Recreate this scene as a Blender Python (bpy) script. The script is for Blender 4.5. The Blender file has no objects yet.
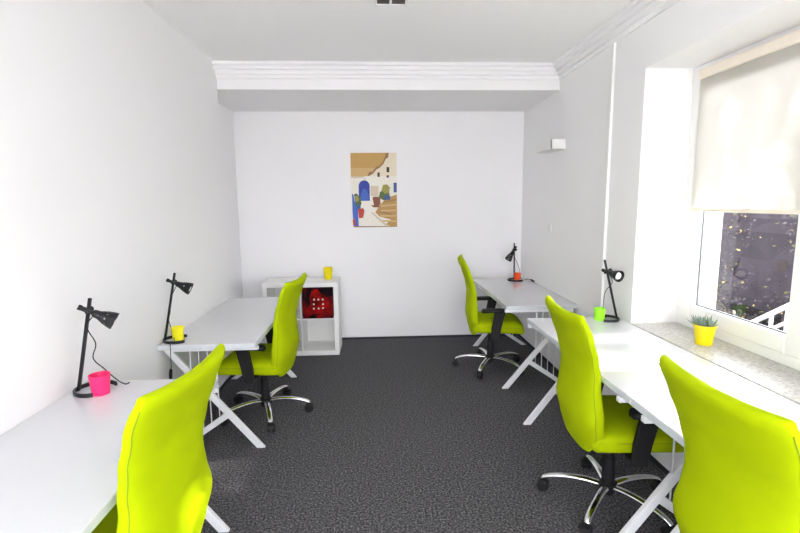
import bpy, bmesh, math, random
from mathutils import Vector, Matrix, noise
random.seed(7)
C = bpy.context.scene
C.cycles.max_bounces = 16; C.cycles.diffuse_bounces = 10
COL = C.collection
V = Vector
PI = math.pi
R = math.radians

# ------------------------------------------------------------------ room measures
XL, XR, XN = -1.392, 1.722, -1.563
YB, YW, YN = 4.48, 5.526, -1.7
ZS, ZC = 2.635, 2.849
WY0, WY1, WZ0, WZ1 = 0.25, 3.049, 0.795, 2.447
XF = 2.035          # inner plane of the window frame
XO = 2.31           # outer face of the wall

# ------------------------------------------------------------------ materials
def new_mat(name):
    m = bpy.data.materials.new(name); m.use_nodes = True
    nt = m.node_tree; b = nt.nodes['Principled BSDF']
    return m, nt, b

def plain(name, col, rough=.5, metal=0, spec=.5, noise_amt=0.03, scale=40, bump=0, coat=0, sheen=0):
    m, nt, b = new_mat(name)
    b.inputs['Roughness'].default_value = rough
    b.inputs['Metallic'].default_value = metal
    b.inputs['Specular IOR Level'].default_value = spec
    b.inputs['Coat Weight'].default_value = coat
    b.inputs['Coat Roughness'].default_value = .05
    if sheen:
        b.inputs['Sheen Weight'].default_value = sheen
    tc = nt.nodes.new('ShaderNodeTexCoord')
    n = nt.nodes.new('ShaderNodeTexNoise'); n.inputs['Scale'].default_value = scale; n.inputs['Detail'].default_value = 3
    nt.links.new(tc.outputs['Object'], n.inputs['Vector'])
    r = nt.nodes.new('ShaderNodeValToRGB')
    r.color_ramp.elements[0].position = .3; r.color_ramp.elements[1].position = .7
    r.color_ramp.elements[0].color = (*[c*(1-noise_amt) for c in col], 1)
    r.color_ramp.elements[1].color = (*[min(1, c*(1+noise_amt)) for c in col], 1)
    nt.links.new(n.outputs['Fac'], r.inputs['Fac'])
    nt.links.new(r.outputs['Color'], b.inputs['Base Color'])
    if bump:
        bp = nt.nodes.new('ShaderNodeBump'); bp.inputs['Strength'].default_value = bump; bp.inputs['Distance'].default_value = .002
        nt.links.new(n.outputs['Fac'], bp.inputs['Height']); nt.links.new(bp.outputs['Normal'], b.inputs['Normal'])
    return m

M = {}
M['wall'] = plain('wall_paint', (.88, .875, .885), .62, noise_amt=.008, scale=120, bump=.08, spec=.3)
M['ceiling'] = plain('ceiling_paint', (.945, .94, .94), .8, noise_amt=.008, scale=60, spec=.2)
M['stucco'] = plain('crown_plaster', (.89, .89, .90), .7, noise_amt=.002, spec=.2)
M['desk'] = plain('desk_laminate', (.64, .65, .68), .09, noise_amt=.004, spec=.5)
M['desk_edge'] = plain('desk_edge_band', (.62, .66, .68), .4, noise_amt=.01)
M['white_metal'] = plain('white_lacquered_steel', (.80, .81, .83), .35, noise_amt=.01)
M['white_board'] = plain('white_foil_board', (.80, .80, .78), .4, noise_amt=.01)
M['black'] = plain('black_plastic', (.009, .009, .010), .5, noise_amt=.2, spec=.35)
M['black_metal'] = plain('black_enamel', (.010, .011, .013), .42, noise_amt=.15, spec=.35)
M['chrome'] = plain('chrome', (.82, .82, .83), .09, metal=1, noise_amt=.01)
M['pvc'] = plain('window_frame_plastic', (.84, .84, .84), .3, noise_amt=.01)
M['gasket'] = plain('rubber_gasket', (.16, .18, .19), .6)
M['skirting'] = plain('shadow_gap_skirting', (.018, .018, .028), .8)  # skirting strip, its colour darkened below the carpet tone for the shadow gap
M['yellow'] = plain('yellow_glaze', (.80, .66, .0), .3, noise_amt=.03)
M['yellow_cup'] = plain('yellow_cup', (.86, .80, .01), .4, noise_amt=.03)
M['pink'] = plain('pink_cup', (.90, .02, .16), .4, noise_amt=.03)
M['orange'] = plain('orange_cup', (.90, .10, .01), .4, noise_amt=.03)
M['lime_cup'] = plain('lime_cup', (.32, .82, .02), .4, noise_amt=.03)
M['soil'] = plain('potting_soil', (.06, .035, .015), .95, noise_amt=.4, scale=150)
M['succulent'] = plain('succulent_leaf', (.22, .30, .24), .6, noise_amt=.3, scale=60)
M['peach'] = plain('blind_cassette', (.86, .78, .68), .5, noise_amt=.02)
M['bulb'] = plain('bulb_glass', (.86, .86, .82), .15, noise_amt=.01)
M['seam'] = plain('dark_green_stitching', (.24, .33, .0), .9)
M['lid'] = plain('white_lamp_cover', (.84, .84, .84), .4, noise_amt=.01)
M['grille'] = plain('dark_grille', (.05, .035, .04), .5, noise_amt=.3)
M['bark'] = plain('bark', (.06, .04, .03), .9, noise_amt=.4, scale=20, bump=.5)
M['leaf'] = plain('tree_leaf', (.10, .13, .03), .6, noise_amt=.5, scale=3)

def fabric():
    m, nt, b = new_mat('lime_green_upholstery')
    tc = nt.nodes.new('ShaderNodeTexCoord')
    n = nt.nodes.new('ShaderNodeTexNoise'); n.inputs['Scale'].default_value = 260; n.inputs['Detail'].default_value = 2
    n2 = nt.nodes.new('ShaderNodeTexNoise'); n2.inputs['Scale'].default_value = 5; n2.inputs['Detail'].default_value = 2
    for x in (n, n2): nt.links.new(tc.outputs['Object'], x.inputs['Vector'])
    r = nt.nodes.new('ShaderNodeValToRGB')
    r.color_ramp.elements[0].position = .3; r.color_ramp.elements[1].position = .7
    r.color_ramp.elements[0].color = (.375, .485, .001, 1)
    r.color_ramp.elements[1].color = (.425, .545, .001, 1)
    nt.links.new(n2.outputs['Fac'], r.inputs['Fac'])
    nt.links.new(r.outputs['Color'], b.inputs['Base Color'])
    bp = nt.nodes.new('ShaderNodeBump'); bp.inputs['Strength'].default_value = .25; bp.inputs['Distance'].default_value = .001
    nt.links.new(n.outputs['Fac'], bp.inputs['Height']); nt.links.new(bp.outputs['Normal'], b.inputs['Normal'])
    b.inputs['Roughness'].default_value = .85
    b.inputs['Specular IOR Level'].default_value = .08
    return m
M['fabric'] = fabric()

def carpet():
    m, nt, b = new_mat('charcoal_carpet')
    tc = nt.nodes.new('ShaderNodeTexCoord')
    n = nt.nodes.new('ShaderNodeTexNoise'); n.inputs['Scale'].default_value = 85; n.inputs['Detail'].default_value = 4; n.inputs['Roughness'].default_value = .75
    n2 = nt.nodes.new('ShaderNodeTexVoronoi'); n2.inputs['Scale'].default_value = 150
    for x in (n, n2): nt.links.new(tc.outputs['Object'], x.inputs['Vector'])
    r = nt.nodes.new('ShaderNodeValToRGB'); e = r.color_ramp.elements
    e[0].position = .36; e[0].color = (.022, .022, .026, 1)
    e[1].position = .66; e[1].color = (.26, .255, .27, 1)
    x = r.color_ramp.elements.new(.5); x.color = (.080, .078, .085, 1)
    nt.links.new(n.outputs['Fac'], r.inputs['Fac'])
    nt.links.new(r.outputs['Color'], b.inputs['Base Color'])
    ad = nt.nodes.new('ShaderNodeMath'); ad.operation = 'ADD'
    nt.links.new(n.outputs['Fac'], ad.inputs[0]); nt.links.new(n2.outputs['Distance'], ad.inputs[1])
    bp = nt.nodes.new('ShaderNodeBump'); bp.inputs['Strength'].default_value = .6; bp.inputs['Distance'].default_value = .004
    nt.links.new(ad.outputs[0], bp.inputs['Height']); nt.links.new(bp.outputs['Normal'], b.inputs['Normal'])
    b.inputs['Roughness'].default_value = .95; b.inputs['Specular IOR Level'].default_value = .1
    return m
M['carpet'] = carpet()

def granite():
    m, nt, b = new_mat('speckled_stone_sill')
    tc = nt.nodes.new('ShaderNodeTexCoord')
    n = nt.nodes.new('ShaderNodeTexNoise'); n.inputs['Scale'].default_value = 70; n.inputs['Detail'].default_value = 5; n.inputs['Roughness'].default_value = .7
    nt.links.new(tc.outputs['Object'], n.inputs['Vector'])
    r = nt.nodes.new('ShaderNodeValToRGB'); e = r.color_ramp.elements
    e[0].position = .35; e[0].color = (.30, .29, .26, 1)
    e[1].position = .62; e[1].color = (.60, .59, .56, 1)
    nt.links.new(n.outputs['Fac'], r.inputs['Fac']); nt.links.new(r.outputs['Color'], b.inputs['Base Color'])
    b.inputs['Roughness'].default_value = .35
    return m
M['granite'] = granite()

def glass():
    m, nt, b = new_mat('window_glass')
    nt.nodes.remove(b)
    out = nt.nodes['Material Output']
    t = nt.nodes.new('ShaderNodeBsdfTransparent'); t.inputs[0].default_value = (.95, .95, .955, 1)
    g = nt.nodes.new('ShaderNodeBsdfGlossy'); g.inputs['Roughness'].default_value = .01
    f = nt.nodes.new('ShaderNodeFresnel'); f.inputs['IOR'].default_value = 1.45
    ge = nt.nodes.new('ShaderNodeNewGeometry'); ma = nt.nodes.new('ShaderNodeMath'); ma.operation = 'MULTIPLY_ADD'
    ma.inputs[1].default_value = 1/1.45-1.45; ma.inputs[2].default_value = 1.45
    nt.links.new(ge.outputs['Backfacing'], ma.inputs[0]); nt.links.new(ma.outputs[0], f.inputs['IOR'])
    mx = nt.nodes.new('ShaderNodeMixShader')
    nt.links.new(f.outputs[0], mx.inputs[0]); nt.links.new(t.outputs[0], mx.inputs[1]); nt.links.new(g.outputs[0], mx.inputs[2])
    nt.links.new(mx.outputs[0], out.inputs[0])
    return m
M['glass'] = glass()

def blind_mat():
    m, nt, b = new_mat('cream_blind_fabric')
    nt.nodes.remove(b)
    out = nt.nodes['Material Output']
    d = nt.nodes.new('ShaderNodeBsdfDiffuse'); d.inputs[0].default_value = (.78, .76, .71, 1)
    t = nt.nodes.new('ShaderNodeBsdfTranslucent'); t.inputs[0].default_value = (.52, .50, .46, 1)
    mx = nt.nodes.new('ShaderNodeMixShader'); mx.inputs[0].default_value = .5
    nt.links.new(d.outputs[0], mx.inputs[1]); nt.links.new(t.outputs[0], mx.inputs[2]); nt.links.new(mx.outputs[0], out.inputs[0])
    return m
M['blind'] = blind_mat()

M['leaf_core'] = plain('haze_tinted_core', (.030, .025, .032), .95, noise_amt=.3, scale=10, spec=.1)  # purple haze and glass reflection put into the core colour
M['leaf_dark'] = plain('haze_tinted_leaf', (.045, .037, .046), .9, noise_amt=.5, scale=20, spec=.1)  # leaf colour carries the same purple haze tint
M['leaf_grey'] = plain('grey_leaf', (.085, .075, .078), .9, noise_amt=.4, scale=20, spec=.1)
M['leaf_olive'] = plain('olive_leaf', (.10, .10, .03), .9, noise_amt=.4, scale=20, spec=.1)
M['leaf_gold'] = plain('golden_leaf', (.55, .42, .12), .8, noise_amt=.3, scale=20, spec=.1)
M['grass'] = plain('garden_ground', (.05, .05, .04), .95, noise_amt=.4, scale=6)
M['plaster_out'] = plain('sky_blocker_render', (.80, .80, .78), .8)

def flat(name, col, rough=.6):
    return plain(name, col, rough, noise_amt=.06, scale=90)

# ------------------------------------------------------------------ mesh helpers
def link(name, bm, mats, parent=None, smooth=False, bevel=0, loc=(0,0,0)):
    me = bpy.data.meshes.new(name)
    bmesh.ops.recalc_face_normals(bm, faces=bm.faces)
    bm.to_mesh(me); bm.free()
    if not isinstance(mats, (list, tuple)): mats = [mats]
    for m in mats: me.materials.append(m)
    if smooth:
        for p in me.polygons: p.use_smooth = True
    o = bpy.data.objects.new(name, me); COL.objects.link(o)
    o.location = loc
    if parent: o.parent = parent
    if bevel:
        md = o.modifiers.new('bevel', 'BEVEL'); md.width = bevel; md.segments = 2; md.limit_method = 'ANGLE'; md.angle_limit = R(40)
    return o

def thing(name, label, cat, loc=(0,0,0), rz=0, group=None):
    o = bpy.data.objects.new(name, None); COL.objects.link(o)
    o.empty_display_size = .05
    o.location = loc; o.rotation_euler = (0, 0, rz)
    o['label'] = label; o['category'] = cat
    if group: o['group'] = group
    return o

def tag(o, label, cat, group=None):
    o['label'] = label; o['category'] = cat
    if group: o['group'] = group
    return o

def struct(o, label=None, cat=None):
    o['kind'] = 'structure'
    if label: o['label'] = label
    if cat: o['category'] = cat
    return o

def box(bm, x0, x1, y0, y1, z0, z1, mi=0):
    v = [bm.verts.new(p) for p in ((x0,y0,z0),(x1,y0,z0),(x1,y1,z0),(x0,y1,z0),(x0,y0,z1),(x1,y0,z1),(x1,y1,z1),(x0,y1,z1))]
    for q in ((0,1,2,3),(4,5,6,7),(0,1,5,4),(1,2,6,5),(2,3,7,6),(3,0,4,7)):
        f = bm.faces.new([v[i] for i in q]); f.material_index = mi
    return bm

def NB(): return bmesh.new()

def bar(bm, p0, p1, w, h, side=(0,1,0), mi=0):
    """box bar from p0 to p1; w measured along side, h across"""
    p0 = V(p0); p1 = V(p1); d = (p1-p0).normalized(); s = V(side); s = (s - d*s.dot(d)).normalized(); n = d.cross(s)
    vs = []
    for p in (p0, p1):
        for a, b in ((-1,-1),(1,-1),(1,1),(-1,1)):
            vs.append(bm.verts.new(p + s*a*w/2 + n*b*h/2))
    for q in ((0,1,2,3),(4,5,6,7),(0,1,5,4),(1,2,6,5),(2,3,7,6),(3,0,4,7)):
        f = bm.faces.new([vs[i] for i in q]); f.material_index = mi

def smooth_path(pts, n=6):
    pts = [V(p) for p in pts]; out = []
    P = [pts[0]*2-pts[1]] + pts + [pts[-1]*2-pts[-2]]
    for i in range(1, len(P)-2):
        for k in range(n):
            t = k/n
            a, b, c, d = P[i-1], P[i], P[i+1], P[i+2]
            out.append(.5*((2*b) + (c-a)*t + (2*a-5*b+4*c-d)*t*t + (3*b-a-3*c+d)*t**3))
    out.append(pts[-1])
    return out

def tube(bm, pts, rad, seg=10, cap=True, flat_=1.0):
    """swept tube; rad a number, or list per point; flat_ squeezes it along the second axis"""
    pts = [V(p) for p in pts]; n = len(pts)
    if not isinstance(rad, (list, tuple)): rad = [rad]*n
    t0 = (pts[1]-pts[0]).normalized()
    ref = V((0,0,1)) if abs(t0.z) < .9 else V((1,0,0))
    s = t0.cross(ref).normalized()
    rings = []
    for i in range(n):
        t = (pts[min(i+1,n-1)] - pts[max(i-1,0)]).normalized()
        s = (s - t*s.dot(t)).normalized(); u = t.cross(s)
        rings.append([bm.verts.new(pts[i] + s*math.cos(a)*rad[i] + u*math.sin(a)*rad[i]*flat_) for a in [2*PI*k/seg for k in range(seg)]])
    for i in range(n-1):
        for k in range(seg):
            bm.faces.new((rings[i][k], rings[i][(k+1)%seg], rings[i+1][(k+1)%seg], rings[i+1][k]))
    if cap:
        bm.faces.new(rings[0]); bm.faces.new(rings[-1])

def lathe(bm, prof, seg=28, org=(0,0,0), axis=(0,0,1), skip=None, closed=True):
    """prof: list of (radius, height along axis)"""
    a = V(axis).normalized(); ref = V((1,0,0)) if abs(a.x) < .9 else V((0,1,0))
    s = a.cross(ref).normalized(); u = a.cross(s); org = V(org)
    rings = []
    for r_, h in prof:
        if r_ < 1e-6: rings.append([bm.verts.new(org + a*h)])
        else: rings.append([bm.verts.new(org + a*h + s*math.cos(2*PI*k/seg)*r_ + u*math.sin(2*PI*k/seg)*r_) for k in range(seg)])
    for i in range(len(rings)-1):
        A, B = rings[i], rings[i+1]
        for k in range(seg):
            if skip and (i, k) in skip: continue
            k2 = (k+1) % seg
            if len(A) == 1 and len(B) == 1: continue
            if len(A) == 1: bm.faces.new((A[0], B[k], B[k2]))
            elif len(B) == 1: bm.faces.new((A[k], A[k2], B[0]))
            else: bm.faces.new((A[k], A[k2], B[k2], B[k]))

def interp(tab, z):
    if z <= tab[0][0]: return tab[0][1]
    for (a, va), (b, vb) in zip(tab, tab[1:]):
        if z <= b:
            t = (z-a)/(b-a); t = t*t*(3-2*t)*.5 + t*.5
            return va + (vb-va)*t
    return tab[-1][1]

def copy_tree(o, parent=None):
    c = o.copy(); COL.objects.link(c)
    if parent: c.parent = parent
    for ch in list(o.children): copy_tree(ch, c)
    return c

# ------------------------------------------------------------------ setting
bm = NB(); box(bm, XN-.3, XO, YN-.3, YW+.3, -.12, 0); struct(link('floor', bm, M['carpet']))
bm = NB(); box(bm, XN-.3, XO, YN-.3, YW+.3, ZC, ZC+.15); struct(link('ceiling', bm, M['ceiling']))
bm = NB(); box(bm, XN-.3, XL, YN-.3, YB, 0, ZC); struct(link('wall_left', bm, M['wall']))
bm = NB(); box(bm, XN-.3, XN, YB, YW, 0, ZC); struct(link('wall_niche', bm, M['wall']))
bm = NB(); box(bm, XN-.3, XO, YW, YW+.3, 0, ZC); struct(link('wall_back', bm, M['wall']))
bm = NB()
box(bm, XR, XO, WY1, YW, 0, ZC); box(bm, XR, XO, YN, WY0, 0, ZC)
box(bm, XR, XO, WY0, WY1, 0, WZ0-.03); box(bm, XR, XO, WY0, WY1, WZ1, ZC)
struct(link('wall_right', bm, M['wall']))
bm = NB()   # wall behind the camera, with a wide opening added for fill daylight
box(bm, XL, XL+.25, YN-.3, YN, 0, ZC); box(bm, XR-.25, XO, YN-.3, YN, 0, ZC)
box(bm, XL+.25, XR-.25, YN-.3, YN, 0, .25); box(bm, XL+.25, XR-.25, YN-.3, YN, 2.6, ZC)
struct(link('wall_front', bm, M['wall']))
bm = NB(); box(bm, XN, XR, YB, YW, ZS, ZC); struct(link('ceiling_beam', bm, M['wall']))

# stepped crown moulding: beam front and along the right wall
CP = [(0,0),(.105,0),(.105,-.020),(.098,-.026),(.074,-.026),(.072,-.050),(.066,-.056),(.044,-.056),(.042,-.084),(.036,-.090),(.016,-.090),(.014,-.118),(0,-.122)]
def crown(name, p0, p1, out):
    bm = NB(); out = V(out); A = []; B = []
    for d, z in CP:
        A.append(bm.verts.new(V(p0)+out*d+V((0,0,z)))); B.append(bm.verts.new(V(p1)+out*d+V((0,0,z))))
    n = len(CP)
    for i in range(n): bm.faces.new((A[i], A[(i+1)%n], B[(i+1)%n], B[i]))
    bm.faces.new(A); bm.faces.new(B)
    return struct(link(name, bm, M['stucco']))
crown('trim_1', (XL, YB, ZC), (XR, YB, ZC), (0,-1,0))
crown('trim_2', (XR, YN, ZC), (XR, YB, ZC), (-1,0,0))
bm = NB(); box(bm, XN, XR, YW-.012, YW, 0, .022); struct(link('baseboard_back', bm, M['skirting']))
bm = NB(); box(bm, XL, XL+.012, YN, YB, 0, .022); struct(link('baseboard_left', bm, M['skirting']))
bm = NB(); box(bm, XR-.012, XR, YN, YW-.012, 0, .022); struct(link('baseboard_right', bm, M['skirting']))

# ------------------------------------------------------------------ window
def rect_frame(bm, x0, x1, y0, y1, z0, z1, t, b=None):
    b = b or t
    box(bm, x0, x1, y0, y0+t, z0, z1); box(bm, x0, x1, y1-t, y1, z0, z1)
    box(bm, x0, x1, y0+t, y1-t, z0, z0+b); box(bm, x0, x1, y0+t, y1-t, z1-t, z1)
win = thing('window_1', 'wide white plastic window in the right wall above the stone sill', 'window'); win['kind'] = 'structure'
bm = NB(); rect_frame(bm, XF, XF+.075, WY0, WY1, WZ0, WZ1, .075, .065)
box(bm, XF, XF+.075, 2.03, 2.10, WZ0+.065, WZ1-.075); box(bm, XF, XF+.075, 1.08, 1.15, WZ0+.065, WZ1-.075)
link('window_frame', bm, M['pvc'], win, bevel=.005)
for a, b in ((2.085, 2.985), (1.14, 2.045), (.31, 1.09)):
    bm = NB(); rect_frame(bm, XF-.012, XF+.06, a, b, WZ0+.058, WZ1-.065, .095)
    s = link('window_sash', bm, M['pvc'], win, bevel=.008)
    bm = NB(); rect_frame(bm, XF+.022, XF+.03, a+.087, b-.087, WZ0+.145, WZ1-.152, .014)
    link('gasket', bm, M['gasket'], s)
    bm = NB(); box(bm, XF+.030, XF+.034, a+.09, b-.09, WZ0+.148, WZ1-.155)
    link('glass', bm, M['glass'], s)
bm = NB(); box(bm, XR-.002, XF+.01, WY0, WY1, WZ0-.03, WZ0); link('window_sill', bm, M['granite'], win, bevel=.004)
# window added behind the camera to fill the room with daylight
w2 = thing('fill_window', 'large unseen window added behind the viewer for fill daylight', 'window'); w2['kind'] = 'structure'
bm = NB(); x0, x1 = XL+.25, XR-.25
for a, b in ((x0, (x0+x1)/2), ((x0+x1)/2, x1)):
    box(bm, a, a+.06, YN-.2, YN-.13, .25, 2.6); box(bm, b-.06, b, YN-.2, YN-.13, .25, 2.6)
    box(bm, a+.06, b-.06, YN-.2, YN-.13, .25, .32); box(bm, a+.06, b-.06, YN-.2, YN-.13, 2.53, 2.6)
link('window_frame', bm, M['pvc'], w2)
bm = NB(); box(bm, x0+.06, x1-.06, YN-.17, YN-.166, .32, 2.53); link('glass', bm, M['glass'], w2)

def roller_blind(y0, y1, zb, label):
    t = thing('roller_blind', label, 'blind', (2.0, (y0+y1)/2, WZ1-.0), 0, 'cream roller blinds')
    h = (y1-y0)/2; zt = WZ1
    bm = NB(); box(bm, -.015, .030, -h, h, -.098, -.04); link('cassette', bm, M['peach'], t, bevel=.008)
    bm = NB()
    n = 14
    for i in range(n):
        a = -h+.008 + (2*h-.016)*i/n; b = -h+.008 + (2*h-.016)*(i+1)/n
        fa = .0015*math.sin(a*9); fb = .0015*math.sin(b*9)
        v = [bm.verts.new(p) for p in ((fa, a, zb-zt), (fb, b, zb-zt), (fb, b, -.09), (fa, a, -.09))]
        bm.faces.new(v)
    bmesh.ops.remove_doubles(bm, verts=bm.verts, dist=.0001)
    f = link('blind_fabric', bm, M['blind'], t, smooth=True)
    bm = NB(); box(bm, -.006, .006, -h+.004, h-.004, zb-zt-.016, zb-zt+.006); link('bottom_bar', bm, M['peach'], t, bevel=.003)
    return t
roller_blind(2.07, 2.93, 1.565, 'cream roller blind pulled halfway down over the far window pane')
roller_blind(1.08, 2.03, 1.80, 'cream roller blind on the nearer window pane, pulled down less')

# ------------------------------------------------------------------ desks
def desk(y0, y1, zt, side, frames, label, depth=.61, xedge=None):
    """side -1: along the left wall, +1: along the right wall"""
    wall = XL if side < 0 else XR
    xw = wall - side*.0012
    xa = xw - side*depth
    t = thing('desk', label, 'desk', ((xw+xa)/2, (y0+y1)/2, 0), 0, 'white desks along the walls')
    ox, oy = t.location.x, t.location.y
    lo, hi = min(xa, xw)-ox, max(xa, xw)-ox
    bm = NB(); box(bm, lo, hi, y0-oy, y1-oy, zt-.034, zt)
    top = link('tabletop', bm, M['desk'], t, bevel=.003)
    bm = NB()
    e = xa-ox
    box(bm, e-.0012, e+.0012, y0-oy+.003, y1-oy-.003, zt-.031, zt-.003)
    box(bm, lo+.003, hi-.003, y0-oy-.0012, y0-oy+.001, zt-.031, zt-.003)
    link('edge_band', bm, M['desk_edge'], top)
    zh = zt-.034
    k = zh/.706
    for fy in frames:
        y = fy-oy
        X = lambda a: (xa + side*a) - ox
        f = thing('leg_frame', '', '', (0, y, 0)); f.parent = t
        for kk in ('label', 'category'): del f[kk]
        bm = NB(); bar(bm, (X(-.006), 0, zh-.0135), (X(.585), 0, zh-.0135), .03, .025); link('top_rail', bm, M['white_metal'], f, bevel=.003)
        # long sloping leg from the aisle floor to the wall side of the top
        bm = NB()
        p0, p1 = V((X(.005), 0, .004)), V((X(.565), 0, zh-.02))
        wv = .030
        vs = []
        for yy in (-.014, .014):
            for px, pz in ((X(-.018), 0), (X(.034), 0), (X(.595), zh-.02), (X(.545), zh-.02)):
                vs.append(bm.verts.new((px, yy, pz)))
        for q in ((0,1,2,3),(4,5,6,7),(0,1,5,4),(1,2,6,5),(2,3,7,6),(3,0,4,7)): bm.faces.new([vs[i] for i in q])
        link('long_leg', bm, M['white_metal'], f, bevel=.003)
        # short leg branching off towards the wall
        bm = NB(); vs = []
        for yy in (-.013, .013):
            for px, pz in ((X(.535), 0), (X(.590), 0), (X(.225), .255*k), (X(.185), .235*k)):
                vs.append(bm.verts.new((px, yy, pz)))
        for q in ((0,1,2,3),(4,5,6,7),(0,1,5,4),(1,2,6,5),(2,3,7,6),(3,0,4,7)): bm.faces.new([vs[i] for i in q])
        link('short_leg', bm, M['white_metal'], f, bevel=.003)
        for a in (.27, .325, .38, .435):
            zb = .245*k*(1-(a-.2)/.36)+.015
            bm = NB(); tube(bm, [(X(a), .0, zb), (X(a), .0, zh-.02)], .0045, 8)
            link('rod', bm, M['white_metal'], f, smooth=True)
    return t
D1 = desk(.78, 2.245, .79, -1, (2.215, .95), 'white desk on the left wall closest to the viewer, with pink cup', .617)
D2 = desk(2.969, 4.47, .74, -1, (3.035, 4.32), 'white desk on the left wall next to the cube shelf, with yellow cup', .608)
D3 = desk(3.877, 5.312, .74, 1, (3.905, 5.14), 'white desk in the far right corner, with orange cup', .622)
D4 = desk(1.868, 3.262, .79, 1, (3.232, 1.965), 'white desk under the window with lime cup at its far end', .645)
D5 = desk(.47, 1.864, .79, 1, (1.765, .6), 'white desk by the stone sill, nearest on the right, behind the closest chair', .645)

# ------------------------------------------------------------------ chairs
BW = [(.400,.130),(.425,.180),(.48,.226),(.54,.258),(.60,.258),(.68,.232),(.75,.217),(.83,.222),(.93,.240),(1.03,.258),(1.075,.262),(1.09,.252)]
BX = [(.400,-.206),(.50,-.230),(.58,-.246),(.68,-.242),(.80,-.238),(.90,-.256),(1.00,-.288),(1.09,-.326)]
BT = [(.405,.060),(.47,.085),(.62,.088),(.80,.068),(.95,.060),(1.06,.056),(1.09,.048)]
def back_point(z, th, inset=1.0):
    e = .42
    w = interp(BW, z); t = interp(BT, z); xb = interp(BX, z)
    c, s = math.cos(th), math.sin(th)
    u = math.copysign(abs(c)**e, c)*inset
    y = u*w
    sx = math.copysign(abs(s)**.6, s)*inset
    x = xb + t/2 + sx*t/2 + .026*u*u*(1 if z > .5 else (z-.37)/.13)
    zz = z + .012*u*u*max(0, (z-.98)/.11)
    return V((x, y, zz))
def make_chair(label):
    t = thing('office_chair', label, 'chair', (0,0,0), 0, 'lime green office chairs')
    # backrest
    bm = NB(); N = 44
    zs = [.405 + (1.09-.405)*i/30 for i in range(31)]
    rows = [(zs[0]-.014, .45), (zs[0]-.009, .82)] + [(z, 1) for z in zs] + [(zs[-1]+.007, .90), (zs[-1]+.013, .72), (zs[-1]+.017, .40)]
    rings = []
    for z, ins in rows:
        zc = min(max(z, .405), 1.09)
        ring = []
        for k in range(N):
            p = back_point(zc, 2*PI*k/N)
            if ins != 1:
                mid = interp(BX, zc)+interp(BT, zc)/2 + .026*(p.y/interp(BW, zc))**2*(1 if zc > .5 else .33)
                p = V((mid + (p.x-mid)*ins, p.y*(1-(1-ins)*.05), p.z + (z-zc)))
            ring.append(bm.verts.new(p))
        rings.append(ring)
    for i in range(len(rings)-1):
        for k in range(N):
            bm.faces.new((rings[i][k], rings[i][(k+1)%N], rings[i+1][(k+1)%N], rings[i+1][k]))
    h = N//2
    for ring in (rings[0], rings[-1]):
        # close the small end with strips across the thickness
        for k in range(1, h):
            a, b_, c_, d = ring[k-1 if k > 0 else 0], ring[k], ring[(N-k)%N], ring[(N-k+1)%N]
            vs = []
            for v_ in (a, b_, c_, d):
                if v_ not in vs: vs.append(v_)
            if len(vs) >= 3:
                try: bm.faces.new(vs)
                except ValueError: pass
        try: bm.faces.new((ring[h-1], ring[h], ring[h+1]))
        except ValueError: pass
    back = link('backrest', bm, M['fabric'], t, smooth=True)
    # stitched seam just inside each edge of the back
    for sg in (1, -1):
        pts = []
        for z in [.46 + (1.075-.46)*i/26 for i in range(27)]:
            th = PI*1.5 + sg*1.30
            p = back_point(z, th); p.x -= .0005
            pts.append(p)
        bm = NB(); tube(bm, pts, .0022, 6); link('seam', bm, M['seam'], back, smooth=True)
    # seat cushion
    bm = NB(); rings = []
    prof = [(-.195,.62,0),(-.19,.86,0),(-.17,.97,0),(-.10,1,0),(0,1.01,0),(.10,1.01,0),(.19,.99,-.004),(.245,.95,-.014),(.275,.88,-.028),(.290,.72,-.045)]
    for x, w, dz in prof:
        ring = []
        full = 1 if w > .95 else (.9 if w > .9 else (.72 if w > .8 else .45))
        for k in range(40):
            th = 2*PI*k/40; c, s = math.cos(th), math.sin(th)
            u = math.copysign(abs(c)**.45, c); q = math.copysign(abs(s)**.55, s)
            ht = .062*full
            ring.append(bm.verts.new((x, u*.252*w, .482 + dz + q*ht + (.012*(1-u*u)*full if q > 0 else 0))))
        rings.append(ring)
    for i in range(len(rings)-1):
        for k in range(40): bm.faces.new((rings[i][k], rings[i][(k+1)%40], rings[i+1][(k+1)%40], rings[i+1][k]))
    bm.faces.new(rings[0]); bm.faces.new(rings[-1])
    seat = link('seat', bm, M['fabric'], t, smooth=True)
    for sg in (1, -1):
        bm = NB(); tube(bm, smooth_path([(-.17, sg*.243, .492), (0, sg*.2555, .494), (.17, sg*.2505, .490), (.25, sg*.240, .478)], 5), .002, 6)
        link('seam', bm, M['seam'], seat, smooth=True)
    # black under-seat mechanism, gas lift, lever
    bm = NB(); box(bm, -.12, .12, -.09, .09, .385, .425); box(bm, -.200, -.10, -.035, .035, .39, .415)
    bar(bm, (-.190, 0, .395), (-.200, 0, .47), .06, .012); link('seat_mechanism', bm, M['black'], t, bevel=.006)
    bm = NB(); tube(bm, [(.03, -.08, .40), (.04, -.20, .395), (.04, -.245, .39)], .006, 8); link('lever', bm, M['black'], t, smooth=True)
    bm = NB(); lathe(bm, [(0,.06),(.032,.06),(.034,.10),(.033,.27),(.029,.275),(.028,.39),(0,.39)], 20); link('gas_lift', bm, M['black'], t, smooth=False)
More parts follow.
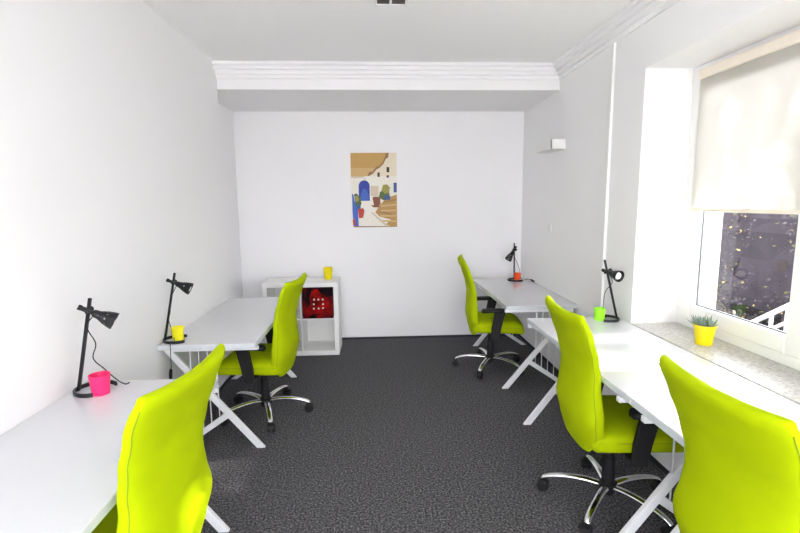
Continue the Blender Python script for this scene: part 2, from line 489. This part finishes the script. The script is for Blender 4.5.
    # armrests
    for sg in (1, -1):
        bm = NB()
        bar(bm, (.02, sg*.15, .405), (.02, sg*.277, .405), .07, .018, side=(1,0,0))
        o1 = [(.00, .395), (.075, .395), (.092, .50), (.125, .64), (.030, .64), (.005, .50)]
        A = [bm.verts.new((x-.03, sg*.268, z)) for x, z in o1]; B = [bm.verts.new((x-.03, sg*.292, z)) for x, z in o1]
        bm.faces.new(A); bm.faces.new(B)
        for i in range(6): bm.faces.new((A[i], A[(i+1)%6], B[(i+1)%6], B[i]))
        arm = link('armrest', bm, M['black'], t, bevel=.005)
        bm = NB(); pts = [(-.115, .655), (-.10, .668), (0, .672), (.10, .670), (.128, .660)]
        rg = []
        for x, z in [(-.118,.652),(-.105,.658),(-.03,.660),(.05,.660),(.115,.657),(.128,.651)]:
            e = .7 if x in (-.118, .128) else 1
            rg.append([bm.verts.new((x, sg*.280 + math.copysign(abs(math.cos(a))**.5, math.cos(a))*.037*e, z + math.copysign(abs(math.sin(a))**.6, math.sin(a))*.018*e)) for a in [2*PI*k/16 for k in range(16)]])
        for i in range(len(rg)-1):
            for k in range(16): bm.faces.new((rg[i][k], rg[i][(k+1)%16], rg[i+1][(k+1)%16], rg[i+1][k]))
        bm.faces.new(rg[0]); bm.faces.new(rg[-1])
        link('arm_pad', bm, M['black'], arm, smooth=True)
    # chrome five-star base
    bs = thing('star_base', '', '', (0,0,0)); bs.parent = t
    for kk in ('label', 'category'): del bs[kk]
    bm = NB(); lathe(bm, [(0,.075),(.042,.075),(.046,.085),(.046,.118),(.036,.126),(0,.126)], 24); link('hub', bm, M['black'], bs, smooth=False)
    for k in range(5):
        a = 2*PI*k/5; d = V((math.cos(a), math.sin(a), 0)); s = V((-math.sin(a), math.cos(a), 0))
        bm = NB()
        pts = [d*.035+V((0,0,.104)), d*.11+V((0,0,.114)), d*.20+V((0,0,.112)), d*.28+V((0,0,.100)), d*.325+V((0,0,.084)), d*.340+V((0,0,.070))]
        pts = smooth_path(pts, 4)
        n = len(pts)
        tube(bm, pts, [.024-.008*i/(n-1) for i in range(n)], 12, True, .62)
        link('base_arm', bm, M['chrome'], bs, smooth=True)
        bm = NB(); c = d*.335
        for sg in (1, -1):
            lathe(bm, [(0,0),(.023,0),(.0295,.004),(.0295,.017),(.023,.022),(0,.022)], 18, c + s*(sg*.005 if sg > 0 else -.027) + V((0,0,.0295)), s)
        lathe(bm, [(0,.030),(.012,.030),(.012,.075),(0,.075)], 12, c, (0,0,1))
        box_pts = [c + d*math.cos(q)*.034 + V((0,0,.0285+math.sin(q)*.034)) for q in [PI*j/8 for j in range(9)]]
        for j in range(8): bar(bm, box_pts[j], box_pts[j+1], .044, .003, side=s)
        link('caster', bm, M['black'], bs, smooth=False)
    return t, bs
chair0, base0 = make_chair('x')
chairs = [
 ((-.877, 1.505), 173, 'green office chair closest to the viewer on the left, beside the pink cup desk', 20, 0),
 ((-.878, 3.57), 173, 'green office chair at the left wall desk beside the white cube shelf', -8-165, -.045),
 ((1.105, 4.44), -7, 'green office chair at the far right desk, seen side-on', 168+7, -.025),
 ((1.228, 2.31), -2, 'green office chair at the window desk, its back and chrome base both visible', 14, -.02),
 ((1.242, 1.25), 1, 'green office chair nearest on the right, cut off by the picture edge', 30, -.01),
]
for i, ((x, y), a, lab, br, dz) in enumerate(chairs):
    if i == 0: c = chair0
    else: c = copy_tree(chair0)
    c.location = (x, y, 0); c.rotation_euler = (0, 0, R(a)); c['label'] = lab
    for ch in c.children:
        if ch.name.startswith(('backrest', 'seat.', 'armrest')) or ch.name == 'seat': ch.location.z = dz
        if i == 3 and ch.name.startswith('armrest'):
            for pd in ch.children: pd.location.x = .075
        if ch.name.startswith('star_base'): ch.rotation_euler = (0, 0, R(br))

# ------------------------------------------------------------------ desk lamps
def desk_lamp(label, centre, gap, pole0, pole1, joint, sdir, cord, slen=.095, switch=None, bulb=False):
    """centre: middle of the open ring base on the desk; every other point is relative to it"""
    t = thing('desk_lamp', label, 'lamp', centre, 0, 'black desk lamps with open ring bases')
    rr = .082; a0 = gap+R(53); a1 = gap+2*PI-R(53)
    bm = NB(); n = 40; S = []
    for i in range(n+1):
        a = a0 + (a1-a0)*i/n; d = V((math.cos(a), math.sin(a), 0))
        S.append([bm.verts.new(d*r_ + V((0,0,z))) for r_, z in ((rr-.004, 0), (rr+.004, 0), (rr+.004, .018), (rr-.004, .018))])
    for i in range(n):
        for k in range(4): bm.faces.new((S[i][k], S[i][(k+1)%4], S[i+1][(k+1)%4], S[i+1][k]))
    bm.faces.new(S[0]); bm.faces.new(S[-1])
    link('lamp_base', bm, M['black_metal'], t, bevel=.001)
    p0, p1 = V(pole0), V(pole1)
    bm = NB(); bar(bm, p0, p1, .013, .013, side=(0,1,0)); link('pole', bm, M['black_metal'], t, bevel=.002)
    j = p0 + (p1-p0)*joint; sd = V(sdir).normalized()
    side = sd.cross((p1-p0).normalized()).normalized()
    bm = NB()
    tube(bm, [j-side*.026, j+side*.022], .010, 12)
    tube(bm, [j-side*.034, j-side*.020], .015, 10)
    bar(bm, j-sd*.030, j+sd*.022+side*.0, .020, .016, side=tuple(side))
    tube(bm, [j-sd*.043, j-sd*.028], .012, 10)
    link('clamp_knob', bm, M['black'], t, bevel=.001)
    so = j + sd*.018 + side*.0
    bm = NB(); L = slen
    prof = [(.0, 0), (.013, 0), (.017, .006), (.019, .026*L/.095), (.024, .038*L/.095), (.0285, .050*L/.095), (.0315, .058*L/.095), (.037, .078*L/.095), (.040, L)]
    skip = {(5, k) for k in range(0, 24, 3)} | {(3, k) for k in range(1, 24, 4)}
    lathe(bm, prof, 24, so, sd, skip)
    sh = link('lamp_shade', bm, M['black_metal'], t, smooth=True)
    md = sh.modifiers.new('thick', 'SOLIDIFY'); md.thickness = .0018
    bm = NB(); c = so + sd*L*.66
    lathe(bm, [(0,-.028),(.012,-.026),(.013,-.012),(.024,.002),(.027,.014),(.022,.026),(.010,.033),(0,.034)], 18, c, sd)
    link('bulb', bm, M['bulb'], t, smooth=True)
    bm = NB(); tube(bm, smooth_path([so+sd*.01+side*.012] + [V(q) for q in cord], 7), .0025, 7)
    link('cord', bm, M['black'], t, smooth=True)
    if switch:
        a, b = V(switch[0]), V(switch[1])
        bm = NB(); tube(bm, [a, a+(b-a)*.15, a+(b-a)*.85, b], [.006,.010,.010,.006], 10); link('cord_switch', bm, M['black'], t, smooth=True)
    return t
desk_lamp('black desk lamp on the nearest left desk, beside the pink cup', (-1.283, 2.125, .79), R(-15),
          (-.072, -.005, .004), (.018, -.005, .428), .865, (.80, .28, -.50),
          [(-.005,-.01,.30), (.02,0,.22), (.0,.005,.15), (.03,.03,.09), (.07,.05,.03), (.10,.06,.004), (.11,.08,.004)])
desk_lamp('black desk lamp next to the yellow cup, its cord hanging over the desk edge', (-1.308, 3.078, .74), R(15),
          (-.080, .0, .004), (.014, .0, .448), .86, (.80, .10, -.38),
          [(-.02,-.01,.28), (-.03,-.005,.20), (-.05,.01,.13), (-.035,.02,.05), (-.005,-.04,.010), (.0,-.09,.008), (.0,-.111,.004), (.0,-.1155,-.04), (-.004,-.1155,-.16), (-.015,-.1155,-.24)],
          switch=((-.004,-.1205,-.15), (-.012,-.1205,-.24)))
desk_lamp('black desk lamp at the far right desk, shade tipped down towards the orange cup', (1.550, 5.15, .74), R(20),
          (.010, .078, .004), (.002, .078, .415), .82, (-.55, -.20, -.80),
          [(.03,.06,.20), (.055,.04,.13), (.065,.03,.06), (.07,-.01,.010), (.10,-.02,.010), (.13,-.06,.025), (.16,-.10,.016)],
          slen=.12, switch=((.148,-.08,.022), (.163,-.15,.012)))
desk_lamp('black desk lamp near the window, shade turned forward showing its bulb', (1.612, 3.175, .79), R(180),
          (.078, .0, .004), (-.032, .0, .425), .80, (.30, -.90, -.15),
          [(.02,-.02,.27), (-.01,.01,.20), (-.015,.02,.12), (-.01,.03,.04), (.02,.05,.004), (.045,.070,.004)])

def cup(loc, r0, r1, h, mat, label, cat='cup'):
    bm = NB(); lathe(bm, [(0,0),(r0,0),(r0+(r1-r0)*.5,h*.5),(r1,h),(r1-.003,h+.001),(r1-.004,h-.003),(r0-.003,.006),(0,.006)], 32)
    o = link('cup', bm, mat, None, smooth=True, loc=loc); tag(o, label, cat, 'coloured cups')
    md = o.modifiers.new('edge', 'EDGE_SPLIT'); md.split_angle = R(50)
    return o
cup((-1.237, 2.085, .7905), .035, .043, .090, M['pink'], 'pink plastic cup beside the lamp on the nearest left desk')
cup((-1.312, 3.100, .7405), .033, .040, .085, M['yellow_cup'], 'bright yellow cup beside the lamp on the left wall desk')
cup((1.572, 5.145, .7405), .032, .040, .085, M['orange'], 'orange cup beside the lamp on the far right desk')
cup((1.560, 3.170, .7905), .033, .039, .085, M['lime_cup'], 'lime green cup beside the lamp at the end of the window desk')
cup((-.528, 5.16, .7915), .040, .053, .130, M['yellow'], 'mustard yellow cup standing on top of the white cube shelf')

# ------------------------------------------------------------------ potted succulent on the sill
t = thing('potted_succulent', 'grey green spiky succulent in a yellow pot on the stone window sill', 'plant', (1.885, 2.56, WZ0+.001))
bm = NB(); lathe(bm, [(0,0),(.043,0),(.050,.055),(.056,.098),(.060,.100),(.061,.114),(.057,.115),(.055,.100),(.040,.006),(0,.006)], 36)
o = link('pot', bm, M['yellow'], t, smooth=True); md = o.modifiers.new('e', 'EDGE_SPLIT'); md.split_angle = R(45)
bm = NB(); lathe(bm, [(0,.094),(.03,.097),(.0535,.096),(.052,.088),(0,.085)], 24); link('soil', bm, M['soil'], t, smooth=True)
bm = NB()
for k in range(46):
    a = k*2.39996; e = .25 + 1.15*(k/46)**.8
    d = V((math.cos(a)*math.cos(PI/2-e+.25), math.sin(a)*math.cos(PI/2-e+.25), math.sin(PI/2-e+.25))).normalized()
    if k % 2: b = V((-.022, .018, .098))
    else: b = V((.016, -.012, .098))
    b = b + V((math.cos(a), math.sin(a), 0))*.006
    L = random.uniform(.045, .075)
    tube(bm, [b, b+d*L*.35, b+d*L*.75+V((0,0,.004)), b+d*L+V((0,0,.010))], [.005,.0075,.005,.0008], 6, True, .5)
link('leaves', bm, M['succulent'], t, smooth=True)

# ------------------------------------------------------------------ cube shelf
SX1, SX0, SY0, SY1, SH = -.409, -1.199, 4.945, 5.335, .79
t = thing('cube_shelf', 'low white four-cube shelf unit standing against the back wall', 'shelf', ((SX0+SX1)/2, (SY0+SY1)/2, 0))
cx, cy = t.location.x, t.location.y
a, b = SX0-cx, SX1-cx; c0, c1 = SY0-cy, SY1-cy
bm = NB(); box(bm, a, b, c0, c1, SH-.048, SH); link('top_board', bm, M['white_board'], t, bevel=.002)
bm = NB(); box(bm, a, b, c0, c1, 0, .048); link('bottom_board', bm, M['white_board'], t, bevel=.002)
for q in (a, b-.048):
    bm = NB(); box(bm, q, q+.048, c0, c1, .048, SH-.048); link('side_board', bm, M['white_board'], t, bevel=.002)
bm = NB(); box(bm, -.008, .008, c0+.003, c1-.002, .048, SH-.048); link('divider', bm, M['white_board'], t)
for q0, q1 in ((a+.048, -.008), (.008, b-.048)):
    bm = NB(); box(bm, q0, q1, c0+.003, c1-.002, .387, .403); link('shelf_board', bm, M['white_board'], t)
bm = NB(); box(bm, a+.03, b-.03, c1-.003, c1, .02, SH-.02); link('back_panel', bm, M['white_board'], t)
# patterned storage box in the upper right cube
def red_black():
    m, nt, b = new_mat('red_black_print')
    tc = nt.nodes.new('ShaderNodeTexCoord')
    n = nt.nodes.new('ShaderNodeTexNoise'); n.inputs['Scale'].default_value = 5.0; n.inputs['Detail'].default_value = 3
    nt.links.new(tc.outputs['Object'], n.inputs['Vector'])
    r = nt.nodes.new('ShaderNodeValToRGB'); e = r.color_ramp.elements
    e[0].position = .45; e[0].color = (.006, .002, .004, 1)
    e[1].position = .66; e[1].color = (.26, .002, .002, 1)
    nt.links.new(n.outputs['Fac'], r.inputs['Fac']); nt.links.new(r.outputs['Color'], b.inputs['Base Color'])
    b.inputs['Roughness'].default_value = .7; b.inputs['Specular IOR Level'].default_value = .1
    return m
M['redblack'] = red_black()
M['redpatch'] = plain('red_flower_print', (.22, .002, .002), .7, spec=.1, noise_amt=.8, scale=14)
M['dot'] = flat('white_dot_print', (.75, .6, .55), .4)
bt = thing('storage_box', 'red and black printed storage box with pale dots in the upper right shelf cube', 'box', (cx+.176, cy-.02, .4032))
bm = NB(); box(bm, -.160, .160, -.165, .165, 0, .330); bx = link('box_body', bm, M['redblack'], bt, bevel=.003)
bm = NB()
def blob(pts, y, mi):
    v = [bm.verts.new((x, y, z)) for x, z in pts]; f = bm.faces.new(v); f.material_index = mi
def disc(x, z, r_, y, mi, n=12): blob([(x+r_*math.cos(2*PI*k/n), z+r_*math.sin(2*PI*k/n)) for k in range(n)], y, mi)
blob([(-.06,.30),(.0,.318),(.03,.28),(.06,.25),(.10,.23),(.135,.16),(.12,.10),(.07,.07),(.02,.055),(-.05,.04),(-.12,.02),(-.14,.06),(-.10,.12),(-.075,.16),(-.085,.22)], -.1655, 0)
for i, (x, z) in enumerate([(-.035,.205),(.01,.205),(.055,.205),(-.04,.155),(.058,.155),(-.04,.108),(.01,.108),(.056,.112)]):
    disc(x, z, .010, -.1662, 1)
link('printed_front', bm, [M['redpatch'], M['dot']], bt)

# ------------------------------------------------------------------ canvas picture
PX0, PX1, PZ0, PZ1 = -.272, .250, 1.338, 2.178
pw, ph = PX1-PX0, PZ1-PZ0
t = thing('canvas_picture', 'tall unframed canvas print of a white village street with a blue arched door', 'picture', ((PX0+PX1)/2, YW-.012, PZ0))
bm = NB(); box(bm, -pw/2, pw/2, -.012, .010, 0, ph); link('canvas', bm, flat('canvas_cream', (.80, .74, .60)), t, bevel=.002)
pal = {'sky': (.56,.34,.10), 'sky2': (.62,.42,.18), 'cream': (.80,.72,.56), 'white': (.84,.81,.72), 'shade': (.66,.56,.42), 'blue': (.02,.05,.36), 'blue2': (.05,.13,.50), 'dblue': (.05,.11,.30),
       'red': (.50,.05,.03), 'green': (.10,.15,.04), 'olive': (.35,.32,.07), 'brown': (.26,.09,.04), 'dark': (.05,.04,.04), 'ochre': (.50,.29,.09), 'ochre2': (.62,.43,.20), 'line': (.30,.17,.07)}
keys = list(pal); pm = [flat('print_'+k, v) for k, v in pal.items()]
bm = NB(); layer = [0]
def pp(key, pts):
    layer[0] += 1
    y = -.0122 - layer[0]*.00006
    v = [bm.verts.new(((x-.5)*pw, y, (1-z)*ph)) for x, z in pts]
    f = bm.faces.new(v); f.material_index = keys.index(key)
def prc(key, x0, z0, x1, z1): pp(key, [(x0,z0),(x1,z0),(x1,z1),(x0,z1)])
prc('sky', 0, 0, 1, .20); prc('sky2', 0, .20, 1, .33)
pp('cream', [(.34,.34),(.40,.29),(.47,.27),(.55,.22),(.62,.19),(.70,.14),(.76,.07),(.79,.0),(1,0),(1,.34)])
pp('line', [(.36,.31),(.40,.25),(.47,.25),(.55,.19),(.63,.17),(.70,.12),(.75,.05),(.78,0),(.83,0),(.82,.06),(.77,.08),(.71,.15),(.63,.20),(.56,.22),(.48,.28),(.42,.30)])
prc('white', 0, .31, 1, .66); prc('white', 0, .60, 1, 1)
pp('shade', [(0,.31),(.3,.31),(.28,.33),(.1,.335),(0,.33)])
for x, z, w, h in ((.58,.26,.05,.06),(.78,.19,.06,.07),(.78,.30,.05,.03),(.30,.335,.015,.02)): prc('dark', x, z, x+w, z+h)
prc('shade', .42, .44, .60, .58)
pp('blue', [(.165,.64),(.165,.44)]+[(.285-.12*math.cos(a), .44-.075*math.sin(a)) for a in [PI*k/10 for k in range(11)]]+[(.405,.44),(.405,.64)])
pp('blue2', [(.19,.63),(.21,.54),(.27,.47),(.34,.50),(.385,.57),(.385,.63)])
pp('ochre', [(.52,.80),(.60,.72),(.68,.66),(.80,.60),(1,.56),(1,1),(.92,1),(.74,.97),(.86,.90),(.62,.86)])
for k in range(4):
    pp('ochre2', [(.66-.02*k,.70+.068*k),(.98,.685+.075*k),(.98,.71+.075*k),(.64-.0*k,.725+.068*k)])
pp('line', [(.70,.655),(1,.62),(1,.632),(.70,.668)])
pp('line', [(.54,.80),(.70,.79),(.9,.83),(.9,.84),(.68,.805)])
pp('green', [(.60,.60),(.63,.52),(.70,.50),(.78,.50),(.84,.54),(.82,.62),(.72,.64)])
pp('olive', [(.66,.50),(.70,.43),(.78,.42),(.85,.46),(.83,.53),(.74,.55)])
pp('dblue', [(.72,.63),(.73,.57),(.86,.57),(.85,.63)])
pp('brown', [(.46,.60),(.50,.585),(.63,.59),(.64,.68),(.60,.72),(.50,.71)])
pp('brown', [(.43,.70),(.55,.70),(.62,.73),(.48,.73)])
prc('dblue', .93, .40, 1, .53)
pp('blue2', [(.015,.54),(.05,.56),(.07,.64),(.14,.75),(.15,1),(.04,1),(.02,.80)])
pp('green', [(.06,.55),(.12,.54),(.20,.60),(.22,.68),(.18,.73),(.10,.72)])
pp('olive', [(.08,.58),(.14,.57),(.17,.63),(.11,.66)])
pp('dblue', [(.12,.69),(.20,.69),(.20,.75),(.13,.76)])
pp('red', [(.14,.75),(.26,.74),(.28,.78),(.25,.87),(.16,.88)])
pp('red', [(.02,.90),(.07,.88),(.08,.97),(.03,.98)])
pp('shade', [(.42,.80),(.46,.795),(.80,.98),(.74,.99)])
pp('line', [(.04,.985),(.95,.99),(.95,1),(.04,1)])
link('print', bm, pm, t)

# ------------------------------------------------------------------ fixtures on walls and ceiling
t = thing('wall_light', 'small white box-shaped light fixture high on the right wall', 'light', (XR, 4.49, 2.085))
bm = NB(); box(bm, -.135, -.123, -.20, .20, 0, .088); box(bm, -.135, 0, -.20, -.188, 0, .088); box(bm, -.135, 0, .188, .20, 0, .088); box(bm, -.123, 0, -.188, .188, 0, .010)
link('housing', bm, M['lid'], t, bevel=.002)
bm = NB(); tube(bm, [(-.065,-.12,.045), (-.065,.12,.045)], .018, 14); link('tube_bulb', bm, M['bulb'], t, smooth=True)
t = thing('wall_switch', 'small white switch on the right wall above the far right desk', 'switch', (XR, 4.60, 1.32))
bm = NB(); box(bm, -.010, 0, -.04, .04, 0, .08); pl_ = link('switch_plate', bm, M['lid'], t, bevel=.003)
bm = NB(); box(bm, -.014, -.009, -.026, .026, .014, .066); link('rocker', bm, M['white_board'], t, bevel=.002)
bm = NB(); box(bm, XR-.020, XR, 3.445, 3.500, .03, ZC-.122)
tag(link('cable_trunking', bm, M['lid'], bevel=.003), 'thin white vertical cable trunking on the right wall up to the crown moulding', 'trunking')
t = thing('ceiling_vent', 'square ceiling fixture with dark grille cells and white rim', 'vent', (.117, 3.04, ZC))
bm = NB(); rr_ = .10
box(bm, -rr_, rr_, -rr_, -rr_+.022, -.018, 0); box(bm, -rr_, rr_, rr_-.022, rr_, -.018, 0); box(bm, -rr_, -rr_+.014, -rr_+.022, rr_-.022, -.018, 0); box(bm, rr_-.014, rr_, -rr_+.022, rr_-.022, -.018, 0)
link('rim', bm, M['lid'], t, bevel=.002)
bm = NB(); box(bm, -rr_+.014, rr_-.014, -rr_+.022, rr_-.022, -.010, -.002); link('grille', bm, M['grille'], t)
for q in (-.005,):
    bm = NB(); box(bm, q-.005, q+.008, -rr_+.022, rr_-.022, -.016, -.010); link('bar', bm, M['lid'], t)

# ------------------------------------------------------------------ outside
bm = NB(); box(bm, -20, 40, -30, 30, -.60, -.20); struct(link('ground', bm, M['grass']))
bm = NB(); box(bm, -6, 8, -9, YN-.3, -.20, -.10); struct(link('bounce_slab', bm, plain('pale_bounce_paving', (.68, .66, .64), .8, scale=4, noise_amt=.1)))  # pale slab added out of view to bounce light onto the ceiling
def bush(name, cx, cy, w, d, h, n, seed, label, ls=.022, gold=.05):
    rnd = random.Random(seed); bm = NB()
    # lumpy core
    b2 = bmesh.new(); bmesh.ops.create_icosphere(b2, subdivisions=4, radius=1)
    vm = {}
    for v in b2.verts:
        p = v.co.copy(); k = 1 + .16*noise.noise(p*2.3+V((seed,0,0))) + .07*noise.noise(p*7)
        # squarer than a ball
        q = V((math.copysign(abs(p.x)**.6, p.x), math.copysign(abs(p.y)**.6, p.y), math.copysign(abs(p.z)**.6, p.z)))
        vm[v] = bm.verts.new((q.x*w/2*k*.93, q.y*d/2*k*.93, h/2 + q.z*h/2*k*.93))
    for f in b2.faces: bm.faces.new([vm[v] for v in f.verts])
    b2.free()
    for i in range(n):
        p = V((rnd.gauss(0,1), rnd.gauss(0,1), rnd.gauss(0,1))).normalized()
        k = 1 + .16*noise.noise(p*2.3+V((seed,0,0))) + .05*rnd.random()
        q = V((math.copysign(abs(p.x)**.6, p.x)*w/2*k, math.copysign(abs(p.y)**.6, p.y)*d/2*k, h/2+math.copysign(abs(p.z)**.6, p.z)*h/2*k))
        u = V((rnd.uniform(-1,1), rnd.uniform(-1,1), rnd.uniform(-1,1))).normalized(); v_ = u.orthogonal().normalized(); r_ = rnd.random()
        s = ls*rnd.uniform(.5, 1.3)
        vs = [bm.verts.new(q+u*s), bm.verts.new(q+v_*s*.55), bm.verts.new(q-u*s), bm.verts.new(q-v_*s*.55)]
        bm.faces.new(vs).material_index = 4 if r_ < gold else (3 if r_ < gold+.12 else (2 if r_ < gold+.36 else 1))
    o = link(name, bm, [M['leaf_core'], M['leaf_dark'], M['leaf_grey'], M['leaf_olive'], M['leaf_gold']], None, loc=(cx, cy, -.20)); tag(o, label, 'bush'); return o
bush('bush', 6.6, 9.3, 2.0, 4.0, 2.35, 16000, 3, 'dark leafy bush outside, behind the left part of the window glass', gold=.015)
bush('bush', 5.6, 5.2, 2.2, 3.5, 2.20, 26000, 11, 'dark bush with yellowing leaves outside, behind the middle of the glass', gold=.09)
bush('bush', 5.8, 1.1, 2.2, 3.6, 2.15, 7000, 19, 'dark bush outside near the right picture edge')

# white stair railing
t = thing('railing', 'white sloping stair railing seen outside through the lower window glass', 'railing', (3.1, 3.6, -.2))
Z = lambda y: .850 + (-y-.0)*.66
bm = NB(); bar(bm, (0,.75,Z(.75)), (0,-1.3,Z(-1.3)), .04, .028, side=(1,0,0)); link('top_rail', bm, M['white_metal'], t, bevel=.004)
bm = NB(); bar(bm, (0,.75,Z(.75)-.13), (0,-1.3,Z(-1.3)-.13), .03, .022, side=(1,0,0)); link('middle_rail', bm, M['white_metal'], t, bevel=.004)
for k in range(15):
    y = .72-.14*k
    bm = NB(); bar(bm, (0,y,0), (0,y,Z(y)), .02, .02, side=(1,0,0)); link('baluster', bm, M['white_metal'], t)

bm = NB(); box(bm, XO, XO+1.15, -1.5, 5.0, 2.96, 3.10); struct(link('sky_blocker', bm, M['plaster_out']))  # unseen slab added over the window to block high sky light
# first tree dapples blind and desk; the rest are added to block side sky
def tree(x, y, seed, h, nleaf, label):
    t = thing('tree', label, 'tree', (x, y, -.2))
    rnd = random.Random(seed)
    bm = NB(); tube(bm, smooth_path([(0,0,0),(.1,.05,h*.27),(0,.1,h*.55),(.1,.0,h*.8),(.05,.1,h)], 5), [.17-.006*i for i in range(21)], 10)
    tips = []
    for k in range(30):
        a = k*2.4+seed; z0 = h*.40+k*h*.58/30; L = rnd.uniform(1.3, 2.1)*(1-.5*max(0, (z0/h-.7)/.3))
        p0 = V((0.05,.05,z0)); p1 = p0+V((math.cos(a)*L*.5, math.sin(a)*L*.5, L*.12)); p2 = p0+V((math.cos(a)*L, math.sin(a)*L, L*.25))
        tube(bm, [p0,p1,p2], [.035,.022,.008], 6); tips += [p1, p2, (p1+p2)/2, p2+V((0,0,.2))]
    link('trunk', bm, M['bark'], t, smooth=True)
    bm = NB()
    for i in range(nleaf):
        c = rnd.choice(tips); q = c + V((rnd.gauss(0,.26), rnd.gauss(0,.26), rnd.gauss(0,.20)))
        u = V((rnd.uniform(-1,1), rnd.uniform(-1,1), rnd.uniform(-1,1))).normalized(); v_ = u.orthogonal().normalized(); s_ = rnd.uniform(.06,.13)
        bm.faces.new([bm.verts.new(q+u*s_), bm.verts.new(q+v_*s_*.6), bm.verts.new(q-u*s_), bm.verts.new(q-v_*s_*.6)])
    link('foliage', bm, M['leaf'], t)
tree(8.6, 1.9, 5, 7.8, 4600, 'garden tree outside the window whose shade falls on the blind')
tree(9.0, 6.9, 9, 8.4, 9000, 'unseen tree added outside to block sky light, farther along beyond the left bush')
tree(8.9, -2.7, 14, 8.0, 8000, 'unseen tree added outside to block sky light, beyond the right picture edge')
tree(13.6, 4.2, 21, 9.5, 8000, 'tall unseen tree added in a second row to block sky light, behind the left gap')
tree(13.4, -.6, 27, 9.2, 8000, 'tall unseen tree added in a second row to block sky light, behind the right gap')

# ------------------------------------------------------------------ light
w = bpy.data.worlds.new('sky'); C.world = w; w.use_nodes = True
bg = w.node_tree.nodes['Background']; bg.inputs[0].default_value = (.945, .95, 1, 1); bg.inputs[1].default_value = 5.2
sun = bpy.data.objects.new('sun', bpy.data.lights.new('sun', 'SUN')); COL.objects.link(sun)
sun.data.energy = 21; sun.data.angle = R(.9); sun.data.color = (1, .95, .87)
sun.rotation_euler = V((-1, .0, -.42)).to_track_quat('-Z', 'Y').to_euler()
def portal(loc, rot, sx, sy):
    l = bpy.data.lights.new('portal', 'AREA'); l.shape = 'RECTANGLE'; l.size = sx; l.size_y = sy; l.cycles.is_portal = True
    o = bpy.data.objects.new('portal', l); COL.objects.link(o); o.location = loc; o.rotation_euler = rot
portal((XO+.02, (WY0+WY1)/2, (WZ0+WZ1)/2), V((-1,0,0)).to_track_quat('-Z','Z').to_euler(), WY1-WY0, WZ1-WZ0)
portal(((XL+XR)/2, YN-.32, 1.43), V((0,1,0)).to_track_quat('-Z','Z').to_euler(), 2.7, 2.4)

# ------------------------------------------------------------------ camera
cam = bpy.data.cameras.new('camera'); co = bpy.data.objects.new('camera', cam); COL.objects.link(co); C.camera = co
F_ = V((.05010755, .98943754, -.13602422)); R_ = V((.99860939, -.05186857, -.00943099)); U_ = V((.01638675, .13536249, .99066062))
co.matrix_world = Matrix(((R_.x,U_.x,-F_.x,0),(R_.y,U_.y,-F_.y,0),(R_.z,U_.z,-F_.z,1.628),(0,0,0,1)))
cam.sensor_width = 36; cam.lens = 473.212/800*36; cam.clip_start = .02; cam.clip_end = 200
vs = C.view_settings; vs.view_transform = 'Standard'; vs.look = 'None'; vs.gamma = 1; vs.use_curve_mapping = False; vs.exposure = 1.56
